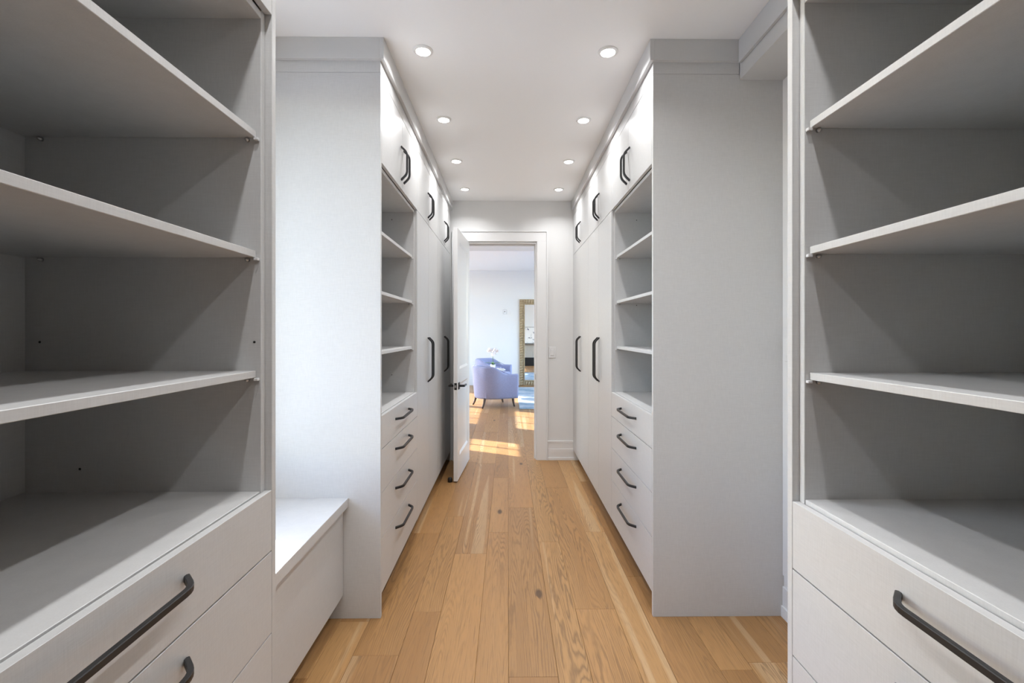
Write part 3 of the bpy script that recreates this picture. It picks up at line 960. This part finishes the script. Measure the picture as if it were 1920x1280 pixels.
ribbed('frame_rail', True, MX0 + FW, MX1 - FW, 0.0, FW)
box('mirror_glass', MX0 + FW, MX1 - FW, MY - .022, MY - .012, FW, MZ1 - FW, M['mirror'], mir, 0)

# ------------------------------------------------------------------ rug
def rug_mat():
    m, nt, b = new_mat('blue_wash_rug')
    tc = nd(nt, 'ShaderNodeTexCoord').outputs['Object']
    n = noise(nt, mapping(nt, tc, (1.6, 2.4, 1)), 1.0, 5, .65)
    r = nt.nodes.new('ShaderNodeValToRGB')
    r.color_ramp.elements[0].position = .38; r.color_ramp.elements[0].color = (.22, .36, .47, 1)
    r.color_ramp.elements[1].position = .62; r.color_ramp.elements[1].color = (.62, .66, .68, 1)
    nt.links.new(n, r.inputs[0]); nt.links.new(r.outputs[0], b.inputs['Base Color'])
    b.inputs['Roughness'].default_value = .95
    return m
M['rug'] = rug_mat()
tag(box('rug', .215, 3.1, 8.30, 11.5, 0.0003, .012, M['rug'], None, .004), 'pale blue and white washed rug beside the armchair', 'rug')

# ------------------------------------------------------------------ fireplace and painting seen in the mirror
M['stone'] = plain('beige_stone_tile', (0.42, 0.40, 0.36), .5)
M['firebox'] = plain('firebox_black', (0.010, 0.011, 0.012), .3)
fp = tag(empty('fireplace', (1.45, BY0, 0)), 'stone tiled linear fireplace on the bedroom side of the closet wall', 'fireplace')
fy = BY0 + .05
for r, (za, zb) in enumerate(((.345, .60), (.602, .86))):
    xs = [.50, 1.02, 1.55, 2.07, 2.40] if r == 0 else [.50, .80, 1.28, 1.80, 2.40]
    for a, b in zip(xs, xs[1:]):
        box('tile', a + .001, b - .001, BY0, fy, za, zb, M['stone'], fp, .002)
box('hearth', .50, 2.40, BY0, BY0 + .02, 0, .343, M['firebox'], fp)
box('fire_frame', .58, 2.32, BY0 + .0205, BY0 + .04, .300, .342, M['black'], fp)
box('mantel', .46, 2.44, BY0, BY0 + .16, .862, .900, M['legwood'], fp)
def art():
    m, nt, b = new_mat('ink_floral_print')
    tc = nd(nt, 'ShaderNodeTexCoord').outputs['Object']
    n = noise(nt, mapping(nt, tc, (3.0, 1, 4.0)), 1.6, 6, .7)
    r = nt.nodes.new('ShaderNodeValToRGB')
    e = r.color_ramp.elements
    e[0].position = .38; e[0].color = (.03, .05, .13, 1)
    e[1].position = .45; e[1].color = (.80, .80, .79, 1)
    nt.links.new(n, r.inputs[0]); nt.links.new(r.outputs[0], b.inputs['Base Color'])
    return m
pa = tag(empty('painting', (1.3, BY0, 1.0)), 'white picture with dark blue ink blots above the fireplace', 'picture')
box('canvas', .66, 1.95, BY0 + .012, BY0 + .03, .935, 1.585, art(), pa, 0)
for nme, a in (('frame_side', (.645, .66, .92, 1.60)), ('frame_side', (1.95, 1.965, .92, 1.60)), ('frame_rail', (.66, 1.95, .92, .935)), ('frame_rail', (.66, 1.95, 1.585, 1.60))):
    box(nme, a[0], a[1], BY0 + .001, BY0 + .036, a[2], a[3], M['black'], pa)
